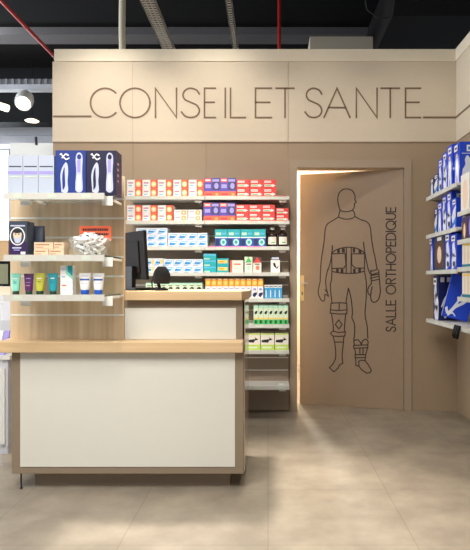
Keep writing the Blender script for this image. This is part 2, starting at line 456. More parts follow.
lm = MB(); lm.box(wx(53.2, dS), wx(91.5, dS), dS-.004, dS-.0002, wz(117.2, dS), wz(115.6, dS), 'letter'); lm.build('underline', sg)
lm = MB(); lm.box(wx(423, dS), XR - .0125, dS-.004, dS-.0002, wz(118.4, dS), wz(116.6, dS), 'letter'); lm.build('underline', sg)
solo('lettering_line', MB().box(XR-.0165, XR-.0122, 0.6, dS-.006, wz(118.4, dS), wz(116.6, dS), 'letter'),
     'brown line running along the side wall fascia', 'lettering')

# ------------------------------------------------------------------ products
ORD = ['first','second','third','fourth','fifth','sixth','seventh','eighth','ninth','tenth','eleventh','twelfth','thirteenth']
def uvbox(x0, x1, y0, y1, z0, z1, base, decals=(), side='front', extra=None):
    """a carton with printing on the face towards the shop; decals = (list of uv points, material)"""
    mb = MB().box(x0, x1, y0, y1, z0, z1, base)
    def put(decs, fn, lay0=0):
        for k, dc in enumerate(decs):
            uv, m = dc[0], dc[1]
            e = 0.0004 * ((dc[2] if len(dc) > 2 else k) + 1)
            mb.poly([fn(min(1,max(0,u)), min(1,max(0,v)), e) for u, v in uv], m)
    put(decals, lambda u, v, e: (x0 + u*(x1-x0), y0 - e, z0 + v*(z1-z0)))
    if extra:   # printing on the face towards -X: u runs from the back (y1) to the front (y0)
        put(extra, lambda u, v, e: (x0 - e, y1 + u*(y0-y1), z0 + v*(z1-z0)))
    return mb
def R(u0, v0, u1, v1): return [(u0,v0),(u1,v0),(u1,v1),(u0,v1)]
def E(cu, cv, ru, rv, n=14): return [(cu+ru*math.cos(2*math.pi*i/n), cv+rv*math.sin(2*math.pi*i/n)) for i in range(n)]

def strip(pts, w0, w1, m, k=0):
    """a tapering stroke as quads"""
    out = []; n = len(pts)
    nr = []
    for i in range(n):
        a, b = pts[max(0,i-1)], pts[min(n-1,i+1)]; dx, dy = b[0]-a[0], b[1]-a[1]; l = math.hypot(dx, dy) or 1
        w = (w0 + (w1-w0)*i/(n-1))/2; nr.append((-dy/l*w, dx/l*w))
    for i in range(n-1):
        (x0,y0),(x1,y1) = pts[i], pts[i+1]
        out.append(([(x0-nr[i][0],y0-nr[i][1]),(x1-nr[i+1][0],y1-nr[i+1][1]),(x1+nr[i+1][0],y1+nr[i+1][1]),(x0+nr[i][0],y0+nr[i][1])], m, k))
    return out
D_WRED = [(R(0.52,0.0,1.0,1.0),'coral'), (E(0.74,0.48,0.17,0.36),'yellow'), (E(0.74,0.48,0.09,0.2),'wbox'), (R(.08,.55,.4,.72),'pinkdot'), (R(.08,.25,.32,.36),'skyb'), (R(.94,0,1,1),'redbox')]
D_WPALE = [(R(0.5,0.05,0.95,.95),'skin'), (E(.72,.5,.16,.36),'orange'), (E(.72,.5,.08,.18),'wbox'), (R(.08,.55,.42,.7),'pinkdot')]
D_RED = [(R(.1,.62,.62,.86),'wbox'), (R(.14,.7,.58,.76),'redbox'), (R(.1,.18,.72,.42),'offw'), ([(.72,.1),(.97,.3),(.72,.5)],'wbox'), (R(.16,.24,.6,.33),'green')]
D_PUR = [(R(0,.30,1,1),'purple'), (R(.02,.78,.46,.98),'coral'), (R(.08,.84,.4,.92),'wbox'), (R(.5,.36,.98,.98),'purpledk'), (R(.52,.8,.96,.94),'lilac'), (E(.78,.58,.14,.16),'lilac'), (R(.08,.46,.42,.66),'lilac'), (R(0,0,1,.29),'coral'), (R(.1,.08,.5,.18),'redbox'), (E(.82,.12,.1,.08),'orange')]
D_BLU = [([(.08,.22),(.72,.22),(.95,.8),(.3,.8)],'skyb'), ([(.1,.3),(.6,.26),(.7,.5),(.2,.55)],'bluemed'), (R(.3,.56,.8,.7),'wbox2'), (R(.05,.05,.5,.12),'bluemed')]
D_BLU2 = D_BLU + [(E(.82,.5,.15,.38),'yellow')]
D_TEAL = [(R(0,0,1,.52),'royal'), (R(0,.5,1,.56),'wbox'), (E(.68,.26,.24,.2),'mintp'), (E(.68,.26,.12,.1),'teal'), (R(.06,.06,.36,.44),'bluedk'), (R(.1,.66,.5,.82),'mintp'), (R(.58,.7,.92,.8),'skyb')]
D_TEAL2 = [(R(0,.72,1,.95),'skyb'), (R(.05,.06,.5,.3),'mintp')]
D_TEALY = [(R(.1,.3,.9,.75),'yellow'), (R(.2,.42,.6,.62),'orange')]
D_PALEP = [(R(0,0,.16,1),'coral'), (R(.3,.62,.8,.74),'railred'), (R(.3,.3,.9,.38),'railtag')]
D_CART_G = [(R(0,.62,1,1),'palegreen'), ([(.1,.62),(.5,1),(.9,.66)],'green'), (E(.5,.3,.22,.14),'mintp'), (R(.2,.5,.8,.56),'dark')]
D_CART_R = [(R(0,.62,1,1),'brownprint'), ([(.1,.6),(.5,.98),(.95,.64)],'redbox'), (E(.55,.3,.24,.15),'railred'), (R(.2,.5,.8,.56),'dark')]
D_SWIRL = [(R(0,.78,1,1),'dark'), (R(.1,.82,.9,.95),'silver'), ([(.2,.55),(.45,.62),(.3,.4),(.7,.22),(.9,.45),(.6,.3),(.5,.5)],'dark')]
D_PGREEN = [(R(0,.9,1,1),'mintp'), (R(.2,.80,.8,.84),'greencap')] + strip(smooth([(.2,.55),(.4,.68),(.75,.66),(.7,.58),(.4,.52),(.6,.45),(.85,.5)],3), .1, .16, 'dark', 2)
D_ORAN = [(R(0,.60,1,1),'orange'), (E(.5,.76,.34,.11),'yellow'), (R(.2,.92,.8,.97),'wbox'), (R(.25,.4,.75,.5),'lilac'), ([(.15,.12),(.5,.05),(.9,.2),(.92,.3),(.5,.28),(.2,.24)],'bluedk')]
D_LBLUE = [(R(0,.8,1,1),'wbox'), (R(.1,.86,.9,.92),'dark'), (R(.28,.08,.5,.6),'wbox2'), (R(.62,.1,.72,.7),'bluemed')]
D_GREEN = [(R(0,0,1,.24),'green'), (R(0,.26,1,.34),'yellow'), (R(0,.84,1,1),'mintp'), ([(.15,.58),(.45,.68),(.85,.70),(.75,.56),(.45,.5)],'greencap'), (R(.3,.04,.7,.2),'greencap')]
D_LIME = [(R(0,0,1,.32),'limecard'), ([(.05,.46),(.55,.44),(.62,.56),(.88,.62),(.6,.78),(.66,.66),(.08,.6)],'dark'), (R(.1,.1,.8,.2),'palegreen'), (R(0,.92,1,1),'limecard')]

DF, SF = 4.735, None
def carton(px0, px1, z0, hpx, base, decals, depth, name, label, cat, group):
    g = 0.0012
    x0, x1 = wx(px0, DF) + g, wx(px1, DF) - g
    h = hpx * DF / F
    return solo(name, uvbox(x0, x1, DF, DF + depth, z0, z0 + h - g, base, decals), label, cat, group)

# ---------------- shelving on the back wall
SX0, SX1, SXM = -1.16, wx(289.3, 4.70), wx(205, 4.70)
sh = empty('product_shelving', ((SX0+SX1)/2, 4.98, 0), 'tall shelving with white price rails on dark slatted back behind the counter', 'shelving unit')
bk = MB(); bk.box(SX0, SX1 + .002, 4.962, 4.984, 0.02, wz(197, 4.96), 'unitback')
bk.build('back_panel', sh)
for i, y in enumerate([211, 236, 261.5, 285, 296, 310, 321, 335, 346, 357.5, 370, 382]):
    zz = wz(y, 4.96); g = MB().box(SX0, SX1, 4.957, 4.961, zz-.004, zz+.004, 'alu'); g.build('slat_rail', sh)
STOP = {}
for i, y in enumerate([196.3, 220.8, 246.6, 272.6, 298.6, 324.6, 350.5, 386.2]):
    zt = wz(y, 4.70); STOP[i+1] = zt
    for a, b in ((SX0, SXM - .002), (SXM + .002, SX1)):
        s = MB().box(a, b, 4.703, 4.955, zt-.018, zt, 'white').build('shelf_board', sh)
        r = MB(); r.box(a, b, 4.690, 4.7025, zt-.028, zt+.002, 'rail')
        n = random.randint(3, 4)
        for k in range(n):
            xx = a + (b-a)*(k+.3+random.random()*.4)/n
            r.box(xx-.03, xx+.03, 4.689, 4.690, zt-.025, zt-.002, 'railtag')
        if i == 2 and a > SX0: r.box(a+.02, b-.22, 4.6885, 4.6898, zt-.004, zt+.0035, 'railpink')
        if i in (0, 1) and a > SX0: r.box(b-.33, b-.02, 4.6885, 4.6898, zt-.001, zt+.0035, 'railred')
        r.build('price_rail', s)
        c = MB(); xx = b - .055
        c.box(xx-.028, xx+.028, 4.72, 4.74, zt-.046, zt-.0185, 'white'); c.box(xx-.012, xx+.012, 4.74, 4.955, zt-.04, zt-.0185, 'white')
        c.build('bracket', s)
ZS = lambda k: STOP[k] + 0.0008

def grid(cols, rows, z0, hpx, base, decals, depth, name, desc, cat, group, shelf, side='door'):
    """cols: list of (px0, px1) from the display end to the door end; rows stacked upwards"""
    n = len(cols)
    for r in range(rows):
        for c, (a, b) in enumerate(cols):
            rn = '' if rows == 1 else (', upper row' if r == rows-1 else (', bottom row' if r == 0 else ', middle row'))
            lab = f"{desc}{rn}, {ORD[n-1-c]} from the door, {shelf}"
            carton(a, b, z0 + r*(hpx*DF/F), hpx, base, decals, depth, name, lab, cat, group)
# shelf 1
TOPS = 'topmost back shelf'; S2 = 'second back shelf'; S3 = 'third back shelf'; S4 = 'fourth back shelf'; S5 = 'shelf at counter height'; S6 = 'shelf with green boxes'
c5 = [(127+15.4*i, 127+15.4*(i+1)) for i in range(5)]
grid(c5, 2, ZS(1), 8.6, 'wbox', D_WRED, .16, 'medicine_box', 'white box with red end', 'box', 'white and red boxes on the topmost back shelf', TOPS)
grid([(204,220),(220,236)], 1, ZS(1), 19, 'purple', D_PUR, .14, 'vitamin_box', 'violet and coral box', 'box', 'violet boxes on the topmost back shelf', TOPS)
grid([(236.3,249.6),(249.6,262.9),(262.9,276.2)], 2, ZS(1), 8.7, 'redbox', D_RED, .16, 'tablet_box', 'red box with white arrow', 'box', 'red boxes on the topmost back shelf', TOPS)
# shelf 2
grid([(127,142.3),(142.3,157.8),(157.8,173.4)], 2, ZS(2), 8, 'wbox', D_WRED, .16, 'medicine_box', 'white box with red end', 'box', 'white and red boxes on the second back shelf', S2)
grid([(174,187.6),(188.2,201.8)], 2, ZS(2), 5.8, 'wbox', D_WPALE, .14, 'medicine_box', 'small white box with orange ring', 'box', 'small white boxes on the second back shelf', S2)
grid([(203.4,219.4),(219.4,235.4)], 1, ZS(2), 18.6, 'purple', D_PUR, .14, 'vitamin_box', 'violet and coral box', 'box', 'violet boxes on the second back shelf', S2)
grid([(235.6,248.6),(248.6,261.8),(261.8,275)], 2, ZS(2), 8.3, 'redbox', D_RED, .16, 'tablet_box', 'red box with white arrow', 'box', 'red boxes on the second back shelf', S2)
for r in range(2):
    carton(275.6, 288.6, ZS(2)+r*6.6*DF/F, 6.6, 'redbox', D_RED, .15, 'tablet_box', ('upper' if r else 'lower') + ' small red box at the door end of the second back shelf', 'box', 'red boxes on the second back shelf')
# shelf 3
grid([(136,146.5),(146.5,157),(157,167.5)], 3, ZS(3), 6.3, 'wbox2', D_BLU, .16, 'medicine_box', 'white and blue box in triple stack', 'box', 'triple stacked blue and white boxes on the third back shelf', S3)
grid([(168,177.9),(177.9,187.8),(187.8,197.7),(197.7,207.6)], 2, ZS(3), 7, 'wbox2', D_BLU, .16, 'medicine_box', 'white and blue box in double stack', 'box', 'double stacked blue and white boxes on the third back shelf', S3)
grid([(214.8,227.5),(227.5,240.2),(240.4,253.1),(253.1,265.8)], 1, ZS(3), 17.6, 'teal', D_TEAL, .15, 'supplement_box', 'teal box with heart print', 'box', 'teal boxes on the third back shelf', S3)
for i, px in enumerate((272.2, 283)):
    cx = wx(px, DF); cy = DF + .045; z0 = ZS(3); k = DF/F
    b = empty('syrup_bottle', (cx, cy, z0), ['dark bottle with cream label beside the teal boxes', 'dark bottle with cream label at the door end of its shelf'][i], 'bottle', 'dark bottles on the third back shelf')
    MB().lathe((cx,cy,z0), [(.036,0),(.042,.004),(.042,.098),(.040,.108),(.030,.122),(.017,.132),(.015,.142)], 'amber').build('bottle_body', b)
    lb = MB()
    for a0 in range(218, 322, 8):
        q0, q1 = math.radians(a0), math.radians(a0+8)
        lb.poly([(cx+.0426*math.cos(q), cy+.0426*math.sin(q), z0+zz) for q, zz in ((q0,.02),(q1,.02),(q1,.082),(q0,.082))], 'offw')
        if 250 < a0 < 296: lb.poly([(cx+.0429*math.cos(q), cy+.0429*math.sin(q), z0+zz) for q, zz in ((q0,.03),(q1,.03),(q1,.04),(q0,.04))], 'green')
    lb.build('bottle_label', b)['label'] = 'cream paper label'
    MB().lathe((cx,cy,z0), [(.019,.1425),(.019,.160),(.016,.162)], 'white').build('bottle_cap', b)['label'] = 'white cap'
# shelf 4
grid([(136.5,145.3),(145.3,154.3),(154.3,163.3)], 2, ZS(4), 7.2, 'wbox2', D_BLU2, .16, 'medicine_box', 'white and blue box with yellow spot', 'box', 'blue and yellow boxes on the fourth back shelf', S4)
grid([(163.5,173.4),(173.4,183.3),(183.3,193.2),(193.2,203)], 2, ZS(4), 6.8, 'wbox2', D_BLU, .16, 'medicine_box', 'white and blue box', 'box', 'blue and white boxes on the fourth back shelf', S4)
for r, nm in enumerate(('bottom','middle','topmost')):
    carton(203.4, 216.2, ZS(4)+r*6.3*DF/F, 6.3, 'teal', D_TEAL2, .15, 'supplement_box', f'wide teal box, {nm} of the stack of three on the fourth back shelf', 'box', 'teal stack on the fourth back shelf')
for r, nm in enumerate(('lower','upper')):
    carton(216.6, 228.8, ZS(4)+r*7.2*DF/F, 7.2, 'teal', D_TEALY, .15, 'supplement_box', f'{nm} teal box with yellow panel on the fourth back shelf', 'box', 'teal and yellow boxes on the fourth back shelf')
carton(229.8, 243.4, ZS(4), 12.4, 'offw', D_PALEP, .13, 'remedy_box', 'cream box with red edge beside the leafy cartons', 'box', None)
carton(244.4, 252.6, ZS(4), 16, 'offw', D_CART_G, .1, 'tea_carton', 'cream carton with green leaf print on the fourth back shelf', 'carton', None)
carton(253, 261.4, ZS(4), 16, 'offw', D_CART_R, .1, 'tea_carton', 'cream carton with dark red print on the fourth back shelf', 'carton', None)
carton(270.6, 280, ZS(4), 16.2, 'wbox', D_SWIRL, .1, 'tea_carton', 'white carton with black swirl standing alone near the door', 'carton', None)
# shelf 5
grid([(145.6+7.1*i, 145.6+7.1*(i+1)) for i in range(8)], 1, ZS(5), 15.6, 'palegreen', D_PGREEN, .14, 'remedy_box', 'pale green box with dark swirl', 'box', 'pale green boxes behind the counter top', S5)
grid([(205.2+5.82*i, 205.2+5.82*(i+1)) for i in range(10)], 1, ZS(5), 20.4, 'wbox', D_ORAN, .14, 'effervescent_box', 'tall white box with orange top', 'box', 'orange topped boxes behind the counter top', S5)
grid([(264.4+4.45*i, 264.4+4.45*(i+1)) for i in range(4)], 1, ZS(5), 13.6, 'lightb', D_LBLUE, .12, 'slim_box', 'slim light blue box', 'box', 'light blue boxes near the door', S5)
# shelf 6, 7
grid([(253.4+4.97*i, 253.4+4.97*(i+1)) for i in range(7)], 1, ZS(6), 19.4, 'palegreen', D_GREEN, .14, 'slim_box', 'slim pale box with green base', 'box', 'green based boxes', 'sixth back shelf')
grid([(246.2,260.2),(260.6,274.4),(274.8,288.6)], 1, ZS(7), 16.6, 'offw', D_LIME, .16, 'tisane_box', 'lime and white box with black arrow', 'box', 'lime boxes', 'seventh back shelf')
carton(277, 286, ZS(8), 2.6, 'railtag', [(R(.2,.3,.8,.7),'wbox')], .02, 'card_holder', 'small clear card holder on the empty bottom shelf', 'holder', None)

# ------------------------------------------------------------------ counter
D1 = 3.11; CX0, CX1, CD = wx(11.6, D1), wx(243.6, D1), 3.74
ct = empty('sales_counter', ((CX0+CX1)/2, D1, 0), 'taupe sales counter with white front panels and beech tops', 'counter')
zb, ztop = wz(473.8, D1), wz(352.6, D1)
b = MB(); b.box(CX0, CX1, D1, CD, zb, ztop, 'taupe'); b.build('body', ct, 0.002)
fp = MB(); fp.box(wx(20.5, D1), wx(235, D1), D1-.004, D1-.0005, wz(466.6, D1), ztop-.0005, 'panelwhite'); fp.build('front_panel', ct)['label'] = 'white front panel'
gl = MB()
GS = mat('glossy_taupe_side', (168,150,128), 0.12, var=.02, spec=0.8)
gl.box(CX1+.0005, CX1+.006, D1+.01, CD, zb+.01, ztop, GS); gl.box(CX1+.0005, CX1+.006, 3.19, CD, ztop, wz(300, 3.19), GS)
gl.build('side_panel', ct)
dp = 3.19
p = MB(); p.box(wx(35, dp), wx(230, dp), dp, CD-.06, 0.0, zb-.0005, 'taupe'); p.build('plinth', ct)
for x in (wx(17.6, D1)+.006,):
    l = MB(); l.lathe((x, D1+.03 + (.05 if x > -1 else 0), 0), [(.007,0),(.007,.004),(.004,.008),(.004,zb-.0005)], 'black', 12); l.build('foot', ct)
DT = 3.06; z0, z1 = wz(352.8, DT), wz(342, DT)
t = MB(); t.box(wx(-6, DT), wx(242.6, DT), DT, CD, z0, z1, 'beech'); t.build('worktop', ct, 0.003)
# upper box
DU = 3.19; XU0 = wx(124.6, DU); XU1 = wx(242.6, DU); zu0, zu1 = z1 + .0005, wz(300, DU)
b = MB(); b.box(XU0-.3, XU1, DU+.022, CD-.01, zu0, zu1, 'taupe'); b.box(XU0+.001, XU1, DU, DU+.0215, zu0, zu1, 'taupe'); b.build('upper_body', ct)
fp = MB(); fp.box(XU0+.002, wx(236, DU), DU-.004, DU-.0005, zu0+.001, wz(308, DU), 'panelwhite'); fp.build('upper_panel', ct)['label'] = 'white upper panel'
DV = 3.15; zt0 = zu1 + .0005; ZCT = wz(291.4, DV)
t = MB(); xa_, xb_, xc_ = wx(124.6, DV)+.004, wx(241.6, DV), wx(248.6, 3.34)
t.prism([(xa_,DV,zt0),(xb_,DV,zt0),(xc_,3.30,zt0),(xc_,3.87,zt0),(xa_,3.87,zt0)], (0,0,ZCT-zt0), 'beech'); t.box(-1.22, xa_, DU+.04, 3.87, zt0, ZCT, 'beech'); t.build('upper_top', ct)

# ---------------- slatwall display standing on the worktop
DP = 3.19; PX0, PX1 = wx(10.3, DP), wx(124.4, DP); zp0, zp1 = z1 + .0005, wz(176, DP)
ds = empty('slatwall_display', ((PX0+PX1)/2, DP, zp0), 'light oak slatted display panel standing on the counter', 'display')
b = MB(); b.box(PX0, PX1, DP, DP+.02, zp0, zp1, 'oak'); b.build('panel', ds)
for y in (199, 218.3, 237.6, 257, 276.3, 295.6, 315):
    zz = wz(y, DP); g = MB(); g.box(PX0+.004, PX1-.004, DP-.0025, DP-.0003, zz-.005, zz+.005, 'alu'); g.build('slat_rail', ds)
DG = 2.88; GX0, GX1 = wx(4, DG), wx(104.6, DG)
GT = {}
for i, y in enumerate((193.4, 255.2, 295)):
    zt = wz(y, DG); GT[i+1] = zt
    s = MB(); s.box(GX0, GX1, DG, DP-.003, zt-.008, zt, 'glass'); s.box(GX1+.0002, GX1+.002, DG, DP-.003, zt-.008, zt, 'glassedge')
    so = s.build('glass_shelf', ds)
    r = MB(); r.box(GX0, GX1, DG-.006, DG-.0003, zt-.03, zt+.002, 'rail')
    for k in range(3):
        xx = GX0 + (GX1-GX0)*(.14+.34*k); r.box(xx-.022, xx+.022, DG-.0068, DG-.006, zt-.024, zt-.003, 'railtag')
    r.build('price_rail', so)
    for px in (25.5, 107.5):
        xx = wx(px, DG+.03); c = MB(); c.box(xx-.026, xx+.026, DG+.03, DG+.034, zt-.056, zt-.009, 'white'); c.box(xx-.004, xx+.004, DG+.034, DP-.003, zt-.022, zt-.009, 'white'); c.build('bracket', so)
ZG = lambda k: GT[k] + 0.0008

# shelf A
DA = 2.93; k = DA/F
WT = [(R(.08,.70,.92,.73),'slate'), (R(.04,.52,.96,.60),'lilac'), (R(.1,.44,.9,.47),'railtag')]
for i, (a, b_) in enumerate(((7.5,22.6),(23,38),(38.4,54))):
    solo('tall_carton', uvbox(wx(a,DA), wx(b_,DA), DA, DA+.12, ZG(1), wz(155.3,DA), mat('bluish_white_card',(184,191,206),.45,var=.02), WT),
         ['tall white carton at the outer end of the top display shelf','tall white carton, middle of three on the display top','tall white carton beside the blue massager box'][i], 'carton', 'white cartons on the display top')
def massager(x0, x1, ytop, base, label, name='massager_box'):
    mm = [(smooth([(.2,.06),(.34,.04),(.42,.1),(.4,.3),(.42,.5),(.4,.68),(.34,.73),(.3,.7),(.26,.66),(.18,.52),(.16,.35)],3)[:-1], 'silver'),
          (smooth([(.24,.1),(.32,.2),(.31,.45),(.3,.62),(.24,.5),(.22,.3)],3)[:-1], base),
          (smooth([(.66,.1),(.75,.05),(.86,.07),(.9,.16),(.88,.5),(.9,.82),(.86,.92),(.77,.95),(.69,.9),(.67,.75),(.69,.5),(.65,.2)],3)[:-1], 'silver'),
          (E(.785,.85,.07,.06), base), (R(.72,.5,.83,.78), 'lilac'), (R(.73,.14,.83,.44), 'wbox2'),
          (smooth([(.14,.9),(.2,.94),(.26,.88),(.34,.93),(.44,.9),(.43,.87),(.34,.895),(.26,.845),(.2,.9)],3)[:-1],'wbox'),
          (smooth([(.2,.84),(.28,.86),(.36,.81),(.46,.84),(.46,.81),(.36,.775),(.28,.82),(.2,.81)],3)[:-1],'wbox')]
    X0, X1 = wx(x0,DA)+.001, wx(x1,DA)-.001
    mb = uvbox(X0, X1, DA, DA+.11, ZG(1), wz(ytop,DA), base, mm)
    zt, zb_ = wz(ytop,DA), ZG(1)
    for j in range(4):
        zz = zb_ + (zt-zb_)*(.3+.13*j); mb.poly([(X1+.0004, DA+.02, zz), (X1+.0004, DA+.05, zz), (X1+.0004, DA+.05, zz+.012), (X1+.0004, DA+.02, zz+.012)], 'pinkdot')
    solo(name, mb, label, 'box', 'massager boxes on the display top')
massager(55.2, 86, 150.3, 'cobalt', 'blue box with silver massager picture beside white cartons')
massager(86.2, 116.4, 150.5, 'indigo', 'dark indigo box with silver massager picture at the shelf end')

# shelf B
DBb = 2.93
bx = [(E(.47,.56,.42,.27,24),'wbox'), (E(.47,.56,.36,.235,24),'slate'), (E(.47,.60,.24,.13,18),'skin'), (E(.47,.70,.26,.055),'dark'),
      (smooth([(.24,.54),(.36,.5),(.47,.53),(.58,.5),(.70,.54),(.64,.4),(.47,.35),(.3,.4)],3)[:-1],'silver'), (E(.38,.62,.05,.016),'dark'), (E(.56,.62,.05,.016),'dark'),
      (R(.66,.03,.92,.11),'wbox'), (R(.1,.84,.9,.88),'silver'), (R(.2,.2,.7,.24),'silver'), (R(.28,.14,.62,.17),'lilac')]
X0, X1 = wx(9,DBb), wx(32.6,DBb)
mb = MB(); zz0, zz1 = ZG(2), wz(221,DBb); zm = zz0 + (zz1-zz0)*.42
mb = uvbox(X0, X1*1.0-(.028), DBb, DBb+.09, zz0, zz1, 'slate', [(R(0,0,1,.40),'aub')] + bx)
solo('grooming_box', mb, 'slate and aubergine box with round bearded face emblem', 'box')
gx0, gx1 = wx(27.5,3.0), wx(40,3.0)
pz0, pz1 = zz0, wz(225,3.0)
rg = []
for t_, hw, hd in ((0,.028,.024),(.2,.031,.026),(.6,.033,.022),(.88,.034,.012),(1,.034,.004)):
    rg.append([((gx0+gx1)/2 + hw*math.copysign(abs(math.cos(a))**.6, math.cos(a)), 3.06 + hd*math.copysign(abs(math.sin(a))**.6, math.sin(a)), pz0 + (pz1-pz0)*t_) for a in [2*math.pi*i/20 for i in range(20)]])
solo('toiletry_pouch', MB().rings(rg, 'slate'), 'dark slate pouch standing behind the bearded face box', 'pouch')
KR = [(R(.08,.55,.8,.75),'kraftline'), (R(.08,.2,.5,.3),'kraftline')]
kk = DBb/F
for r, cols in ((0,[(33.4,48.2),(48.6,63.4)]),(1,[(33.6,53),(53.6,63.6)])):
    for i, (a,b_) in enumerate(cols):
        zq = ZG(2) + r*6.7*kk
        solo('soap_box', uvbox(wx(a,DBb)+.0006, wx(b_,DBb)-.0006, DBb+.005, DBb+.09, zq, zq+6.5*kk, 'kraft', KR),
             f"beige soap box, {'upper' if r else 'lower'} layer, {['nearer the bearded face box','nearer the bowl'][i]}", 'box', 'beige soap boxes on the middle display shelf')
bcx, bcy = wx(89.6,3.0), 3.005
rt, rb, bh = .110, .076, .092
bz = ZG(2)
bowl = MB().lathe((bcx,bcy,bz), [(rb,0),(rb+.008,.003),(rb+.018,bh*.35),(rt-.004,bh*.75),(rt,bh),(rt-.004,bh),(rt-.008,bh*.75),(rb+.014,bh*.35),(rb,.006),(.001,.006)], 'bowlglass', 36, cap=False)
solo('glass_bowl', bowl, 'clear glass bowl full of wrapped sachets on the middle display shelf', 'bowl')
lays = [(.018,.038,5),(.031,.05,7),(.046,.062,8),(.062,.070,9),(.080,.076,10),(.096,.05,6),(.106,.015,2)]
kq = 0
for zl, rr, n in lays:
    for j in range(n):
        a = 2*math.pi*(j+.5*(kq%2))/n + random.uniform(-.15,.15); r_ = rr*random.uniform(.85,1.02)
        c = Vector((bcx+r_*math.cos(a), bcy+r_*math.sin(a), bz+zl+.003))
        mb = MB(); L_, W_, T_ = .026, .018, .008
        prof = [(-1,.8,.12),(-.8,.95,.55),(-.3,1,1),(.3,1,1),(.8,.95,.55),(1,.8,.12)]
        rgs = [[(L_*s, W_*wv*math.cos(q), T_*tv*math.sin(q)) for q in [2*math.pi*i/12 for i in range(12)]] for s, wv, tv in prof]
        mb.rings(rgs, 'wbox'); 
        mb.poly([(-.01,-.004,T_+.0004),(.008,-.005,T_+.0004),(.011,.003,T_+.0004),(-.008,.005,T_+.0004)], random.choice(['slate','dark','silver','brownprint']))
        mb.poly([(-.012,-.006,-T_-.0004),(-.012,.004,-T_-.0004),(.006,.004,-T_-.0004),(.006,-.006,-T_-.0004)], random.choice(['slate','dark','silver']))
        o = mb.build('sachet'); o.location = c
        o.rotation_euler = (random.uniform(-.6,.6)+math.pi*random.randint(0,1)+.6*math.sin(-a), random.uniform(-.5,.5), random.uniform(0,6.28))
        tag(o, 'small white wrapped sachet among the others in the glass bowl', 'sachet', 'white sachets in the glass bowl')
        kq += 1
sx0, sx1, sd = wx(77.5,3.0), wx(109.5,3.0), 3.035
zq0, zq1 = bz+.095, wz(225.4,3.0)
def txtrow(mb, z, n, h, x0, x1):
    x = x0
    while x < x1:
        w_ = random.choice((.006,.008,.009)); mb.box(x, min(x+w_,x1), sd-.0032, sd-.002, z, z+h, 'dark'); x += w_+.0025
mb = MB().box(sx0, sx1, sd-.002, sd, zq0-.01, zq1, 'signorange')
txtrow(mb, zq0+(zq1-zq0)*.60, 10, .013, sx0+.016, sx1-.016); txtrow(mb, zq0+(zq1-zq0)*.24, 10, .012, sx0+.02, sx1-.014)
solo('price_sign', mb, 'orange sign card with two dark text lines stuck in the bowl', 'sign')

# shelf C: tubes
def tube_thing(px0, px1, ytop, cap_px, body, cap, label, group, stripes=()):
    d = 2.955; z0 = ZG(3); cx = wx((px0+px1)/2, d); W = (px1-px0)*d/F/2; zt = wz(ytop, d); hc = cap_px*d/F
    e = empty('cream_tube', (cx, d, z0), label, 'tube', group)
    n = 24
    def ring(a, b_, z): return [(cx+a*math.cos(2*math.pi*i/n), d+b_*math.sin(2*math.pi*i/n), z) for i in range(n)]
    H = zt - z0 - hc
    mb = MB().rings([ring(W*.66, W*.6, z0+hc+.0003)] + [ring(W*(.70+.3*t_), W*(.64*(1-t_)**.8+.05), z0+hc+H*t_) for t_ in (.06,.25,.5,.75,.9,.97)] + [ring(W, .0015, zt)], body)
    mb.build('tube_body', e)
    MB().lathe((cx,d,z0), [(W*.60,0),(W*.64,.003),(W*.64,hc-.002),(W*.6,hc)], cap, 20).build('tube_cap', e)['label'] = 'dark cap' if cap == 'greencap' else 'blue cap'
    dm_ = MB()
    for t0, t1, w0, m in stripes:
        rows = []
        def rr(t_, s):
            a = W*(.70+.3*t_); b2 = W*(.64*(1-t_)**.8+.05)
            x = s*w0*a; return (cx+x, d - b2*math.sqrt(max(0,1-(x/a)**2)) - .0009, z0+hc+H*t_)
        for i in range(6):
            s0, s1 = -1+2*i/6, -1+2*(i+1)/6
            dm_.poly([rr(t0,s0), rr(t0,s1), rr(t1,s1), rr(t1,s0)], m)
    if stripes: dm_.build('tube_print', e)
G1 = 'cream tubes in four colours on the low display shelf'
tube_thing(10.6, 21, 273.4, 3.4, 'mint', 'greencap', 'mint green cream tube standing on its dark cap', G1, ((.68,.73,.5,'wbox'),(.5,.53,.4,'tealdk'),(.42,.44,.4,'tealdk')))
tube_thing(23.8, 34, 273.6, 3.4, 'plum', 'greencap', 'plum purple cream tube standing on its dark cap', G1, ((.7,.75,.5,'lilac'),(.48,.51,.5,'lilac'),(.3,.34,.5,'pinkdot')))
tube_thing(34.6, 45.4, 273.2, 3.6, 'lime', 'greencap', 'yellow green cream tube standing on its dark cap', G1, ((.68,.73,.5,'offw'),(.5,.53,.4,'greencap')))
tube_thing(47.8, 58.2, 273.4, 3.4, 'tealp', 'greencap', 'teal cream tube standing on its dark cap', G1, ((.7,.75,.4,'wbox'),(.48,.51,.5,'tealdk')))
G2 = 'white cream tubes with blue caps'
WS = ((.56,.66,.85,'royal'),(.8,.86,.6,'silver'),(.36,.4,.6,'silver'))
tube_thing(78.8, 91.2, 273, 4.6, 'wbox', 'royal', 'white cream tube with blue cap, beside the white and teal carton', G2, WS)
tube_thing(92.4, 104.6, 273.2, 4.6, 'wbox', 'royal', 'white cream tube with blue cap at the shelf end', G2, WS)
dC = 2.925
solo('lotion_carton', uvbox(wx(60.4,dC), wx(72.6,dC), dC, dC+.05, ZG(3), wz(265.6,dC), 'wbox',
     [([(.45,.72),(1,.5),(1,1),(.45,1)],'mint'), ([(.6,.8),(1,.62),(1,1),(.6,1)],'tealp'), (R(.1,.84,.4,.9),'silver'), (R(.12,.6,.4,.63),'skyb'), (R(.12,.3,.5,.34),'railred'), (R(.12,.18,.6,.2),'silver')]),
     'white carton with teal corner between the coloured and white tubes', 'carton')

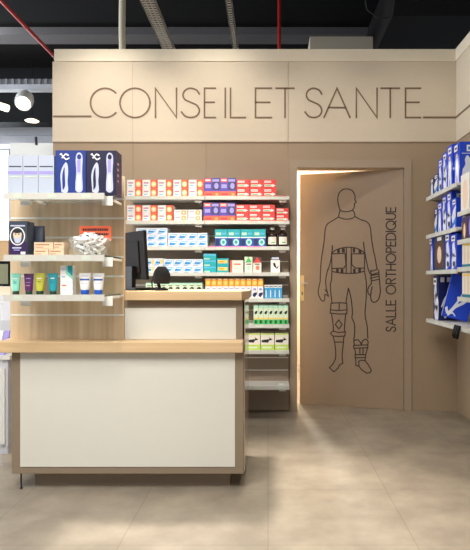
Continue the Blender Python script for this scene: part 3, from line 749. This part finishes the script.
# ---------------- monitor and scanner on the counter
mn = empty('monitor', (-.80, 3.62, ZCT), 'black monitor seen from behind on the upper counter top', 'monitor')
pR, pL = Vector((wx(145.2,3.42), 3.42, 0)), Vector((wx(126,3.42)-.12, 3.72, 0))
uu = (pL-pR).normalized(); nn = Vector((uu.y, -uu.x, 0))
if nn.dot(-pR) < 0: nn = -nn          # towards the viewer
def mp_(a, n, z): 
    tilt = (z - 1.25) * 0.06
    return pR + uu*a + nn*n + Vector((.0,0,z)) + Vector((-tilt*1.0, 0, 0))
Wm = .38; zA, zB = wz(279.5,3.42), wz(230,3.42)
m_ = MB(); m_.prism([mp_(0,0,zA), mp_(Wm,0,zA), mp_(Wm,0,zB), mp_(0,0,zB)], -nn*.02, 'blackmatte'); m_.build('screen_panel', mn, .003)
m_ = MB(); m_.prism([mp_(.07,.0005,zA+.04), mp_(.31,.0005,zA+.04), mp_(.31,.0005,zB-.06), mp_(.07,.0005,zB-.06)], nn*.008, 'blackmatte'); m_.build('rear_housing', mn, .004)
bc = pR + uu*.17 + nn*.0
m_ = MB(); m_.prism([(bc+uu*a+nn*n+Vector((0,0,ZCT+.001))) for a,n in ((-.165,-.1),(.12,-.1),(.12,.06),(-.165,.06))], (0,0,.016), 'black'); m_.build('base', mn, .004)
m_ = MB(); m_.prism([(bc+uu*a+nn*n+Vector((0,0,ZCT+.0155))) for a,n in ((-.06,.009),(.06,.009),(.06,.035),(-.06,.035))], (0,0,.13), 'black'); m_.build('stand_neck', mn)
d = 3.36; sx = wx(161,d)
scn = empty('barcode_scanner', (sx, d, ZCT), 'small black scanner with rounded hood beside the monitor', 'scanner')
m_ = MB(); m_.lathe((sx,d+.01,ZCT+.0008), [(.04,0),(.042,.004),(.036,.012),(.012,.016)], 'black'); m_.build('base', scn)
m_ = MB(); m_.tube([(sx-.012,d+.02,ZCT+.016),(sx-.022,d+.025,ZCT+.05),(sx-.02,d+.02,ZCT+.09)], [.011,.009,.012], 'black'); m_.build('stand_neck', scn)
m_ = MB(); rs = []
for t_ in range(9):
    q = t_/8; z = ZCT+.04+.102*q; w_ = .052*math.sin(math.pi*min(1,.26+.68*q))**.5
    rs.append([(sx+.004+w_*math.cos(a), d+.0+.032*math.sin(a)*math.sin(math.pi*min(1,.3+.6*q)), z) for a in [2*math.pi*i/16 for i in range(16)]])
m_.rings(rs, 'blackmatte'); m_.build('hood', scn)
m_ = MB(); m_.tube([(sx-.03,d+.02,ZCT+.1),(sx-.052,d+.03,ZCT+.085),(sx-.06,d+.03,ZCT+.05),(sx-.058,d+.04,ZCT+.004),(sx-.08,d+.08,ZCT+.004)], .004, 'black', 8); m_.build('cable', scn)

# ------------------------------------------------------------------ shelves and boxes on the side wall
WXF = wx(426, 4.75)
def wallshelf(name, label, tops, ya, yb):
    s = empty(name, (XR, (ya+yb)/2, min(tops)), label, 'shelving unit', 'wall shelves on the side wall')
    for zt in tops:
        b_ = MB().box(WXF+.008, XR-.001, ya, yb, zt-.018, zt, 'white').build('shelf_board', s)
        r = MB().box(WXF, WXF+.0075, ya, yb, zt-.029, zt+.002, 'rail')
        n = 4
        for k_ in range(n):
            yy = ya+(yb-ya)*(k_+.5)/n; r.box(WXF-.0008, WXF, yy-.05, yy+.03, zt-.026, zt-.003, 'railtag')
        r.build('price_rail', b_)
        for yy in (ya+.012, yb-.012):
            g = MB().prism([(WXF+.03, yy-.004, zt-.0185), (XR-.001, yy-.004, zt-.0185), (XR-.001, yy-.004, zt-.12)], (0,.008,0), 'steel'); g.build('bracket', b_)
    return s
T1 = [wz(198,4.75), wz(235.5,4.75), wz(271,4.75), wz(318.5,4.75)]
T2 = [wz(212.5,3.95), wz(240.5,3.95), wz(267.5,3.95), wz(297,3.95), wz(326.5,3.95)]
wallshelf('product_shelving', 'side wall shelves with blue boxes nearer the corner', T1, 3.985, 4.75)
wallshelf('product_shelving', 'side wall shelves cut off by the picture edge', T2, 2.9, 3.965)

FIGS = [
 strip(smooth([(.30,.0),(.34,.2),(.42,.42),(.5,.62)],3), .2, .4, 'wbox2') + strip(smooth([(.72,.0),(.68,.2),(.62,.4),(.55,.62)],3), .2, .4, 'wbox2', 1) + [(E(.5,.70,.16,.05),'skin',2)],
 strip(smooth([(.1,.30),(.35,.5),(.6,.6),(.9,.72)],3), .3, .12, 'wbox2') + strip(smooth([(.55,.0),(.5,.2),(.62,.4),(.55,.66)],3), .5, .5, 'wbox2', 1) + strip(smooth([(.2,.1),(.4,.16),(.9,.3)],3), .1, .2, 'bluemed', 2),
 strip(smooth([(.5,.0),(.45,.2),(.55,.36),(.45,.55),(.4,.76)],3), .75, .35, 'wbox2') + [(E(.5,.16,.2,.08),'slate',1)],
 strip(smooth([(.25,.04),(.5,.2),(.75,.12),(.85,.3),(.55,.42),(.3,.56),(.6,.72)],3), .3, .4, 'wbox2') + [(R(.1,.4,.5,.43),'silver',1)],
]
FIG = FIGS[0]
LAB = [(R(.2,.80,.8,.95),'wbox'), (R(.3,.85,.7,.9),'slate')]
def wbox_(y0, y1, xa, xb, zs, h, base, front, side, label, name='brace_box', cat='box', group='blue orthopaedic boxes on the side wall'):
    z0 = zs + .0008
    return solo(name, uvbox(xa, xb, y0+.0008, y1-.0008, z0, z0+h, base, front, 'front', side), label, cat, group)
XA = WXF + .02
POSE = [([(u*.52, v*.98) for u, v in P_], m_) for P_, m_ in [(smooth([(.05,.0),(.55,.03),(.62,.3),(.9,.36),(.97,.6),(.8,.66),(.82,.5),(.6,.5),(.55,.62),(.4,.68),(.28,.58),(.3,.45),(.1,.3)],3)[:-1],'wbox2'), (R(.38,.78,.8,.94),'wbox'), (R(.46,.82,.7,.9),'bluemed'), (R(.1,.72,.8,.74),'silver')]]
# first shelf from the far (corner) end to the near end
ys = [(4.60,4.70,.14,'bluedk'),(4.48,4.595,.155,'bluedk'),(4.37,4.475,.25,'blue'),(4.26,4.365,.275,'blue'),(4.13,4.255,.30,'blue')]
nm = ['short navy box nearest the corner on the top side shelf','short navy box, second from the corner on the top side shelf','tall blue box, third from the corner on the top side shelf','tall blue box, fourth from the corner on the top side shelf','tallest blue box on the top side shelf']
for i, ((a,b_,h,base), l) in enumerate(zip(ys, nm)): wbox_(a,b_,XA,XA+.22,T1[0],h,base,LAB+FIGS[(i+1)%4],LAB+FIGS[i%4],l)
wbox_(4.0,4.125,XA+.01,XA+.25,T1[0],.285,'blue',POSE,FIG+LAB,'blue box with white posing figure at the near end of the top side shelf')
ys = [(4.55,4.63,.2,'bluedk'),(4.43,4.545,.235,'blue'),(4.32,4.425,.27,'blue'),(4.2,4.315,.28,'blue'),(4.09,4.195,.22,'blue')]
nm = ['navy box nearest the corner on the second side shelf','blue box, second from the corner on the second side shelf','blue box, third from the corner on the second side shelf','tallest blue box on the second side shelf','blue box at the near end of the second side shelf']
for i, ((a,b_,h,base), l) in enumerate(zip(ys, nm)): wbox_(a,b_,XA+.015,XA+.2,T1[1],h,base,LAB+FIGS[i%4],LAB+FIGS[(i*3+1)%4],l)
PH = [(R(.12,.08,.88,.82),'brownprint'), (E(.5,.45,.2,.25),'skin'), (R(.3,.86,.7,.97),'wbox')]
wbox_(4.63,4.72,XA+.005,XA+.18,T1[2],.27,'blue',LAB,FIG+LAB,'narrow blue box nearest the corner on the third side shelf')
wbox_(4.34,4.622,XA+.01,XA+.2,T1[2],.268,'slate',LAB,PH,'slate box with brown photograph on the third side shelf')
wbox_(4.2,4.335,XA+.01,XA+.2,T1[2],.272,'blue',LAB+FIG,FIGS[2]+LAB,'blue box beside the slate box on the third side shelf')
wbox_(4.06,4.195,XA+.01,XA+.2,T1[2],.255,'blue',LAB+FIG,FIGS[2]+LAB,'blue box with white legs at the near end of the third side shelf')
SW = strip(smooth([(.08,.22),(.2,.1),(.4,.3),(.6,.62),(.85,.9)],4), .09, .07, 'wbox2') + strip(smooth([(.3,.1),(.42,.26),(.75,.45),(.98,.72)],4), .05, .1, 'wbox2', 1) + strip(smooth([(.2,.04),(.35,.12),(.5,.06)],4), .05, .03, 'wbox2', 2)
SV = strip(smooth([(.1,.3),(.25,.5),(.5,.62),(.62,.8)],4), .04, .16, 'wbox2') + strip(smooth([(.2,.06),(.35,.2),(.5,.36),(.4,.5)],4), .06, .14, 'wbox2', 1) + [(R(.06,.86,.2,.97),'wbox',2), (R(.28,.86,.5,.97),'silver',2)]
wbox_(4.5,4.64,XA+.01,XA+.24,T1[3],.35,'bluedk',SV,FIGS[3]+LAB,'upright navy box behind the leaning blue box on the low side shelf')
mb = uvbox(-.095,.095,-.03,.03,0,.33,'blue',SW,'front',FIG)
o = solo('brace_box', mb, 'big blue box with white swirls leaning on the low side shelf', 'box', 'blue orthopaedic boxes on the side wall')
o.rotation_euler = (0, math.radians(14), math.radians(-12)); o.location = (XA+.085, 4.36, T1[3]+.0265)
# near unit
ARM = [(smooth([(.05,.0),(.5,.02),(.62,.3),(.55,.5),(.62,.75),(.5,.95),(.3,.98),(.12,.9),(.1,.5)],3)[:-1],'skin'), (R(.66,.7,.95,.92),'wbox')]
GB = 'boxes on the cut off side shelves'
wbox_(3.78,3.95,XA,XA+.2,T2[0],.25,'bluemed',ARM,[(R(0,0,1,1),'offw'),(E(.5,.45,.3,.4),'skin')],'mid blue box with arm picture on the cut off top shelf','brace_box','box',GB)
wbox_(3.6,3.775,XA,XA+.2,T2[0],.25,'bluemed',ARM,[(R(0,0,1,1),'offw'),(E(.5,.45,.3,.4),'skin')],'second mid blue box with arm picture, by the picture edge','brace_box','box',GB)
KN = [(R(.0,.0,1,1),'brownprint'), (E(.5,.4,.2,.32),'skin'), (R(.1,.8,.9,.96),'purpledk')]
wbox_(3.84,3.945,XA+.005,XA+.16,T2[1],.155,'aub',KN,KN,'aubergine box with knee picture beside the blue boxes','brace_box','box',GB)
wbox_(3.72,3.835,XA+.005,XA+.16,T2[1],.155,'purpledk',KN,[(E(.5,.5,.25,.4),'lilac')],'violet box between two dark knee picture boxes','brace_box','box',GB)
wbox_(3.58,3.715,XA+.005,XA+.16,T2[1],.155,'aub',KN,KN,'dark knee picture box by the picture edge','brace_box','box',GB)
YB = [(R(0,0,1,.12),'tealdk'), (smooth([(.2,.14),(.4,.2),(.42,.6),(.3,.85),(.2,.8)],3)[:-1],'skin'), (smooth([(.6,.14),(.8,.2),(.82,.6),(.7,.85),(.6,.8)],3)[:-1],'skin'), (R(.1,.86,.9,.95),'yellow')]
n4 = ['in the upper pair, beside the blue boxes','in the upper pair, by the picture edge','in the lower pair, above the rail end','in the lower pair, by the picture edge']
q = 0
for zs in (T2[2], T2[3]):
    for (a,b_) in ((3.77,3.94),(3.57,3.765)):
        wbox_(a,b_,XA+.005,XA+.17,zs,.165,'offw',YB,YB,'cream and yellow box with green base ' + n4[q],'insole_box','box',GB); q += 1
# dark strap hanging on the low rail
mb = MB(); sxx = WXF-.006
for j in range(5):
    y_ = 3.9+.02*j
    mb.tube([(sxx-.006*j%.012, y_, T2[4]+.006), (sxx-.014, y_-.012, T2[4]-.03), (sxx-.012, y_+.012, T2[4]-.075+.01*(j%3)), (sxx-.006, y_+.03, T2[4]-.06)], .011, 'black', 8)
solo('strap', mb, 'black strap bundle hanging over the low side shelf rail', 'strap')

# ------------------------------------------------------------------ ceiling services
def pipe(name, pts, r, m, label, cat, n=14): return solo(name, MB().tube(pts, r, m, n), label, cat)
zr = 3.7; 
pipe('sprinkler_pipe', [(-216*(zr-ZC)/226, 3.2, zr), (-216*(zr-ZC)/226, 8.65, zr)], .018, 'red', 'red sprinkler pipe running back under the black ceiling', 'pipe')
dv = 6.3
pipe('drop_pipe', [(wx(279.2,dv), dv, wz(60,dv)-.2), (wx(279.2,dv), dv, 4.35)], .018, 'red', 'thin red vertical pipe above the fascia', 'pipe')
solo('cable_drop', MB().tube([(wx(122.4,dv), dv, 2.9), (wx(122.6,dv), dv, 3.5),(wx(122,dv), dv, 3.9), (wx(122.6,dv), dv, 4.35)], .036, 'trim', 12), 'white vertical conduit above the fascia', 'conduit')
def tray(px, wpx, label):
    zt = 3.75; X = (px-VX)*(zt-ZC)/(HY-50); w_ = wpx*(zt-ZC)/(HY-50)
    t_ = empty('cable_tray', (X, 6, zt), label, 'cable tray', 'cable trays')
    mb = MB(); y = 4.2; n = 3 if wpx > 6 else 1
    step = .05
    for k_ in range(n+1): 
        x_ = X-w_/2+w_*k_/n; mb.box(x_-.006, x_+.006, 4.2, 9.6, zt, zt+.006, mat('galvanised_tray',(205,192,172),.5,.3))
    while y < 9.6:
        mb.box(X-w_/2, X+w_/2, y, y+.022, zt+.0, zt+.005, mat('galvanised_tray',(205,192,172),.5,.3)); y += step
    mb.build('mesh_bed', t_)
    for s in (-1,1):
        mb = MB().box(X+s*w_/2-.004, X+s*w_/2+.004, 4.2, 9.6, zt, zt+.05, mat('galvanised_tray',(205,192,172),.5,.3)); mb.build('side_rail', t_)
tray(168.5, 11, 'wide perforated steel cable tray under the black ceiling'); tray(235.5, 4.5, 'narrow steel cable tray beside the red vertical pipe')
for i, (ya, yb, dd, m, l) in enumerate(((27.0,34.5,7.3,mat('grey_beam', (98, 95, 96), .8),'charcoal beam crossing the black ceiling'),)):
    solo('ceiling_beam', MB().box(-7, 1.3, dd, dd+.3, wz(yb,dd), 4.3499, m), l, 'beam')
solo('ventilation_duct', MB().prism([(wx(386,6.2),5.4,4.34),(wx(440,6.2)+.5,5.4,4.34),(wx(440,6.2)+.3,5.4,3.62),(wx(386,6.2)-.1,5.4,3.62)], (0,2.5,0), mat('charcoal_duct',(34,31,31),.8,spec=.2)), 'charcoal ventilation duct high above the side corner', 'duct')
solo('ceiling_box', MB().box(wx(310,6.5), wx(373,6.5), 6.5, 7.0, wz(60,6.5), wz(36.5,6.5), 'cream'), 'beige equipment box rising behind the fascia', 'box')
dw = 5.6
pipe('ceiling_cable', [(wx(300+160/2.765,dw), dw, 4.3), (wx(367,dw), dw, wz(10,dw)), (wx(377,dw), dw, wz(17,dw)), (wx(390,dw), dw, wz(18,dw)), (wx(400,dw), dw, 4.34)], .006, 'ceilband', 'thin dark cable looping below the ceiling', 'cable', 8)

# ------------------------------------------------------------------ shop beyond the wall's free end
dt = 6.5
tr = empty('lighting_track', (-3.2, dt, wz(84,dt)), 'grey lighting track crossing beside the free wall end', 'track')
mb = MB(); za, zb_ = wz(84.5,dt), wz(79,dt)
mb.box(-6.5, -1.6, dt, dt+.12, za, zb_, 'steel')
x = -6.5
while x < -1.6: mb.box(x, x+.03, dt-.006, dt, za, zb_, 'grey'); x += .075
mb.build('perforated_tray', tr)
MB().box(-6.5, -1.6, dt-.01, dt+.1, wz(89.6,dt), za-.0006, 'palegrey').build('lower_channel', tr)
lx, lz = wx(24,6.4), wz(96,6.4)
sp = empty('spotlight', (lx, 6.45, wz(89.8,dt)), 'silver spotlight hanging lit below the grey track', 'spotlight')
ax = Vector((.12,-.75,-.65)).normalized(); c0 = Vector((lx-.02, 6.5, lz+.02))
MB().tube([c0-ax*.03, c0, c0+ax*.06, c0+ax*.13, c0+ax*.17], [.05,.085,.096,.096,.09], 'alu', 20).build('housing', sp)
MB().tube([c0+ax*.1705, c0+ax*.174], [.075,.074], 'lampface', 20).build('lamp', sp)
MB().tube([(lx-.02,6.5,wz(89.8,dt)), c0-ax*.02], .012, 'alu', 8).build('stem', sp)
solo('ceiling_light', MB().tube([(wx(-22,8),8,wz(99,8)), (wx(8,8),8,wz(108.5,8))], .05, 'tubelamp', 12), 'lit warm tube lamp in the far shop', 'lamp')
solo('soffit', MB().box(-8.9, -1.9, 8.7, 9.0, wz(122,8.7), 4.3499, mat('dark_soffit',(14,15,18),.7,spec=.2)), 'dark soffit over the far end of the shop', 'soffit')
solo('pendant_lamp', MB().lathe((wx(32,8.4), 8.4, wz(121.5,8.4)), [(.09,0),(.10,.01),(.06,.03),(.006,.035)], 'tubelamp', 24).lathe((wx(32,8.4), 8.4, wz(121.5,8.4)), [(.006,.0355),(.006,4.349-wz(121.5,8.4))], 'ceiling', 8), 'small lit dome lamp in front of the far soffit', 'lamp')
mb = MB(); zs0 = wz(144,9.35)
for k_ in range(5): mb.box(-8.8, -1.4, 9.35-.02*(k_%2), 9.7, zs0+.14*k_, zs0+.14*k_+.137, 'palegrey')
mb.box(-8.8,-1.4,9.4,9.7,zs0+.7,4.3499,'ceilband')
solo('shutter_box', mb, 'grey ribbed shutter box under the far soffit', 'shutter')
solo('bulkhead', MB().box(wx(10,9.1), -1.7, 9.1, 9.3299, wz(158,9.1), wz(143,9.1), 'white'), 'white boxed bulkhead beyond the free wall end', 'bulkhead')
solo('duct_clamp', MB().tube([(wx(36,8.8),8.8,wz(137,8.8)),(wx(36.5,8.8),8.8,wz(145,8.8))], .02, 'ceilband', 10), 'small dark clamp on the white bulkhead', 'clamp')
w = MB(); w.box(wx(8.5,10.6), 3.2, 10.6, 10.75, 0, 4.3, 'palegrey'); w.box(-9, wx(-130,10.6), 10.6, 10.75, 0, 4.3, 'palegrey'); w.box(wx(-130,10.6), wx(8.5,10.6), 10.6, 10.75, 0, .6, 'palegrey')
struct('wall_far', w, 'pale far wall of the shop', 'wall')
wn = empty('window_1', (wx(-60,10.6), 10.6, .6), 'bright daylight window in the far wall', 'window', None, 'structure')
MB().box(wx(-130,10.6), wx(8.2,10.6), 10.62, 10.66, .61, wz(150,10.6), 'window').build('pane', wn)
mb = MB()
for px in (-130,-62,-6): mb.box(wx(px,10.6), wx(px,10.6)+.09, 10.55, 10.61, .6, 3.5, 'grey')
mb.build('window_frame', wn)

# side counter with brochures at the picture's edge
e0, e1 = -2.75, -1.70
scx = empty('side_cabinet', ((e0+e1)/2, 3.9, 0), 'white side cabinet partly hidden behind the sales counter', 'cabinet')
MB().box(e0, e1, 3.76, 4.35, .05, .62, 'palegrey').build('body', scx)
MB().box(e0+.01, e1-.005, 3.765, 4.3, 0, .0495, 'palegrey').build('plinth', scx)
for i in range(2):
    a = e0+.01+.52*i; MB().box(a, a+.505, 3.742, 3.7595, .07, .56, 'white').build('door_panel', scx)
MB().box(e0-.02, e1+.02, 3.74, 4.37, .6205, .645, 'white').build('cabinet_top', scx)
for i in range(7):
    x = -2.02+.042*i
    mb = MB().prism([(x,3.78,.646),(x+.036,3.78,.646),(x+.036,3.86,.80),(x,3.86,.80)], (0,.012,0), ['palegrey','wbox','mintp','wbox2','silver','wbox','lilac'][i])
    mb.prism([(x+.005,3.7995,.685),(x+.03,3.7995,.685),(x+.03,3.823,.73),(x+.005,3.823,.73)], (0,-.001,0), ['slate','tealdk','slate','bluemed','slate','teal','slate'][i])
    solo('brochure', mb, ['pale grey','white','pale mint','pale bluish','silver','cream white','lilac'][i] + ' brochure leaning on the white side cabinet', 'brochure', 'brochures on the side cabinet')
mb = MB().box(-2.35, -1.74, 3.95, 4.3, .646, .86, 'palegrey'); mb.box(-2.33,-1.76,3.9495,3.95,.74,.75,'grey')
solo('storage_box', mb, 'grey storage box on the white side cabinet', 'box')
mb = MB().box(-2.33, -1.75, 3.96, 4.28, .8608, 1.03, 'wbox2'); mb.box(-2.2,-1.9,3.9592,3.96,.92,.96,'lilac')
solo('storage_box', mb, 'white storage box stacked on the grey one', 'box')
pf = empty('framed_screen', (-2.0, 4.02, 1.031), 'wood framed dark screen standing on the storage boxes', 'screen')
zf0, zf1 = 1.0312, wz(240,4.0); x1_ = wx(11,4.0)
MB().box(-2.35, x1_, 4.0, 4.03, zf0, wz(286.5,4.0), 'trim').build('lower_board', pf)
MB().box(-2.35, x1_, 4.0, 4.03, wz(286.4,4.0), wz(261,4.0), 'black').build('bezel', pf)
MB().box(-2.32, x1_-.02, 3.997, 3.9995, wz(284,4.0), wz(264,4.0), 'olive').build('screen', pf)
MB().box(-2.35, x1_-.02, 4.0, 4.03, wz(260.8,4.0), zf1, 'beech').build('top_board', pf)
solo('glass_partition', MB().box(wx(2.2,3.5)-.9, wx(2.2,3.5), 3.5, 3.51, 0, 1.0, mat('clear_partition',(225,232,240),.05,alpha=.12)), 'clear glass sheet standing beside the sales counter', 'glass sheet')

# ------------------------------------------------------------------ light
W = bpy.data.worlds.new('World'); SC.world = W; W.use_nodes = True
bgn = W.node_tree.nodes['Background']; bgn.inputs[0].default_value = (0.80, 0.90, 1.0, 1); bgn.inputs[1].default_value = 0.35
def light(kind, name, loc, target, power, color, size=.1, **kw):
    l = bpy.data.lights.new(name, kind); l.energy = power; l.color = color
    o = bpy.data.objects.new(name, l); COL.objects.link(o); o.location = loc
    o.rotation_euler = (Vector(target)-Vector(loc)).to_track_quat('-Z','Y').to_euler()
    if kind == 'AREA': l.shape = 'RECTANGLE'; l.size = size; l.size_y = kw.get('size_y', size); l.spread = math.radians(kw.get('spread', 180))
    else: l.shadow_soft_size = size
    if kind == 'SPOT': l.spot_size = math.radians(kw.get('angle', 70)); l.spot_blend = kw.get('blend', .6)
    return o
WARM = (1.0, .93, .83)
for x, p in ((-1.40, 72), (-.45, 56), (.45, 27), (1.25, 19)):
    light('SPOT', 'wall_spot', (x, 4.15, 3.6), (x, 5.0, 1.95 if x < 0 else 1.2), p, WARM, .06, angle=82, blend=1.0)
for x, y, ty, p, an in ((-.5, 4.25, 2.4, 820, 58), (.1, 4.0, 2.6, 150, 60), (1.0, 3.2, 1.9, 130, 75)):
    light('SPOT', 'floor_spot', (x, y, 3.6), (x, ty, 0), p, WARM, .13, angle=an, blend=.7)
light('AREA', 'frontal_fill', (-1.3, .3, 4.1), (-1.0, 3.2, .5), 100, (1,.97,.92), 2.8, size_y=2.0, spread=105)  # added general fill from above the camera, not a fixture of the shop
light('SPOT', 'shelf_fill', (-.25, 1.7, 3.1), (-.42, 4.9, 1.12), 330, WARM, .2, angle=29, blend=.7)  # added frontal fill that lifts the shelf interiors, no fixture there
light('SPOT', 'display_fill', (-.9, 1.3, 3.9), (-1.1, 3.1, 1.25), 220, (1,.96,.9), .25, angle=44, blend=.9)  # added fill in front of the oak display to brighten its products
light('SPOT', 'side_shelf_spot', (.6, 3.0, 3.8), (1.5, 4.3, 1.4), 40, WARM, .1, angle=40, blend=.8)
light('AREA', 'far_bulkhead_fill', (-4.2, 6.9, 4.2), (-3.9, 9.3, 2.8), 55, (.95,.97,1.0), 1.5)  # added fill to brighten the white bulkhead at the far end
light('AREA', 'window_daylight', (-7.5, 4.0, 2.0), (-1, 3.4, .5), 520, (.82,.90,1.0), 3.0, size_y=5)
light('AREA', 'far_daylight', (wx(-60,10.4), 10.3, 1.9), (-2.2, 3.5, .4), 260, (.84,.92,1.0), 3.2, size_y=2.0)
light('POINT', 'treatment_room_lamp', (.17, 6.3, 2.3), (0,0,0), 190, (1,.94,.83), .05)

SC.view_settings.view_transform = 'Standard'; SC.view_settings.look = 'None'
SC.view_settings.exposure = 0.0; SC.view_settings.gamma = 1.0; SC.view_settings.use_curve_mapping = False
SC.cycles.max_bounces = 8
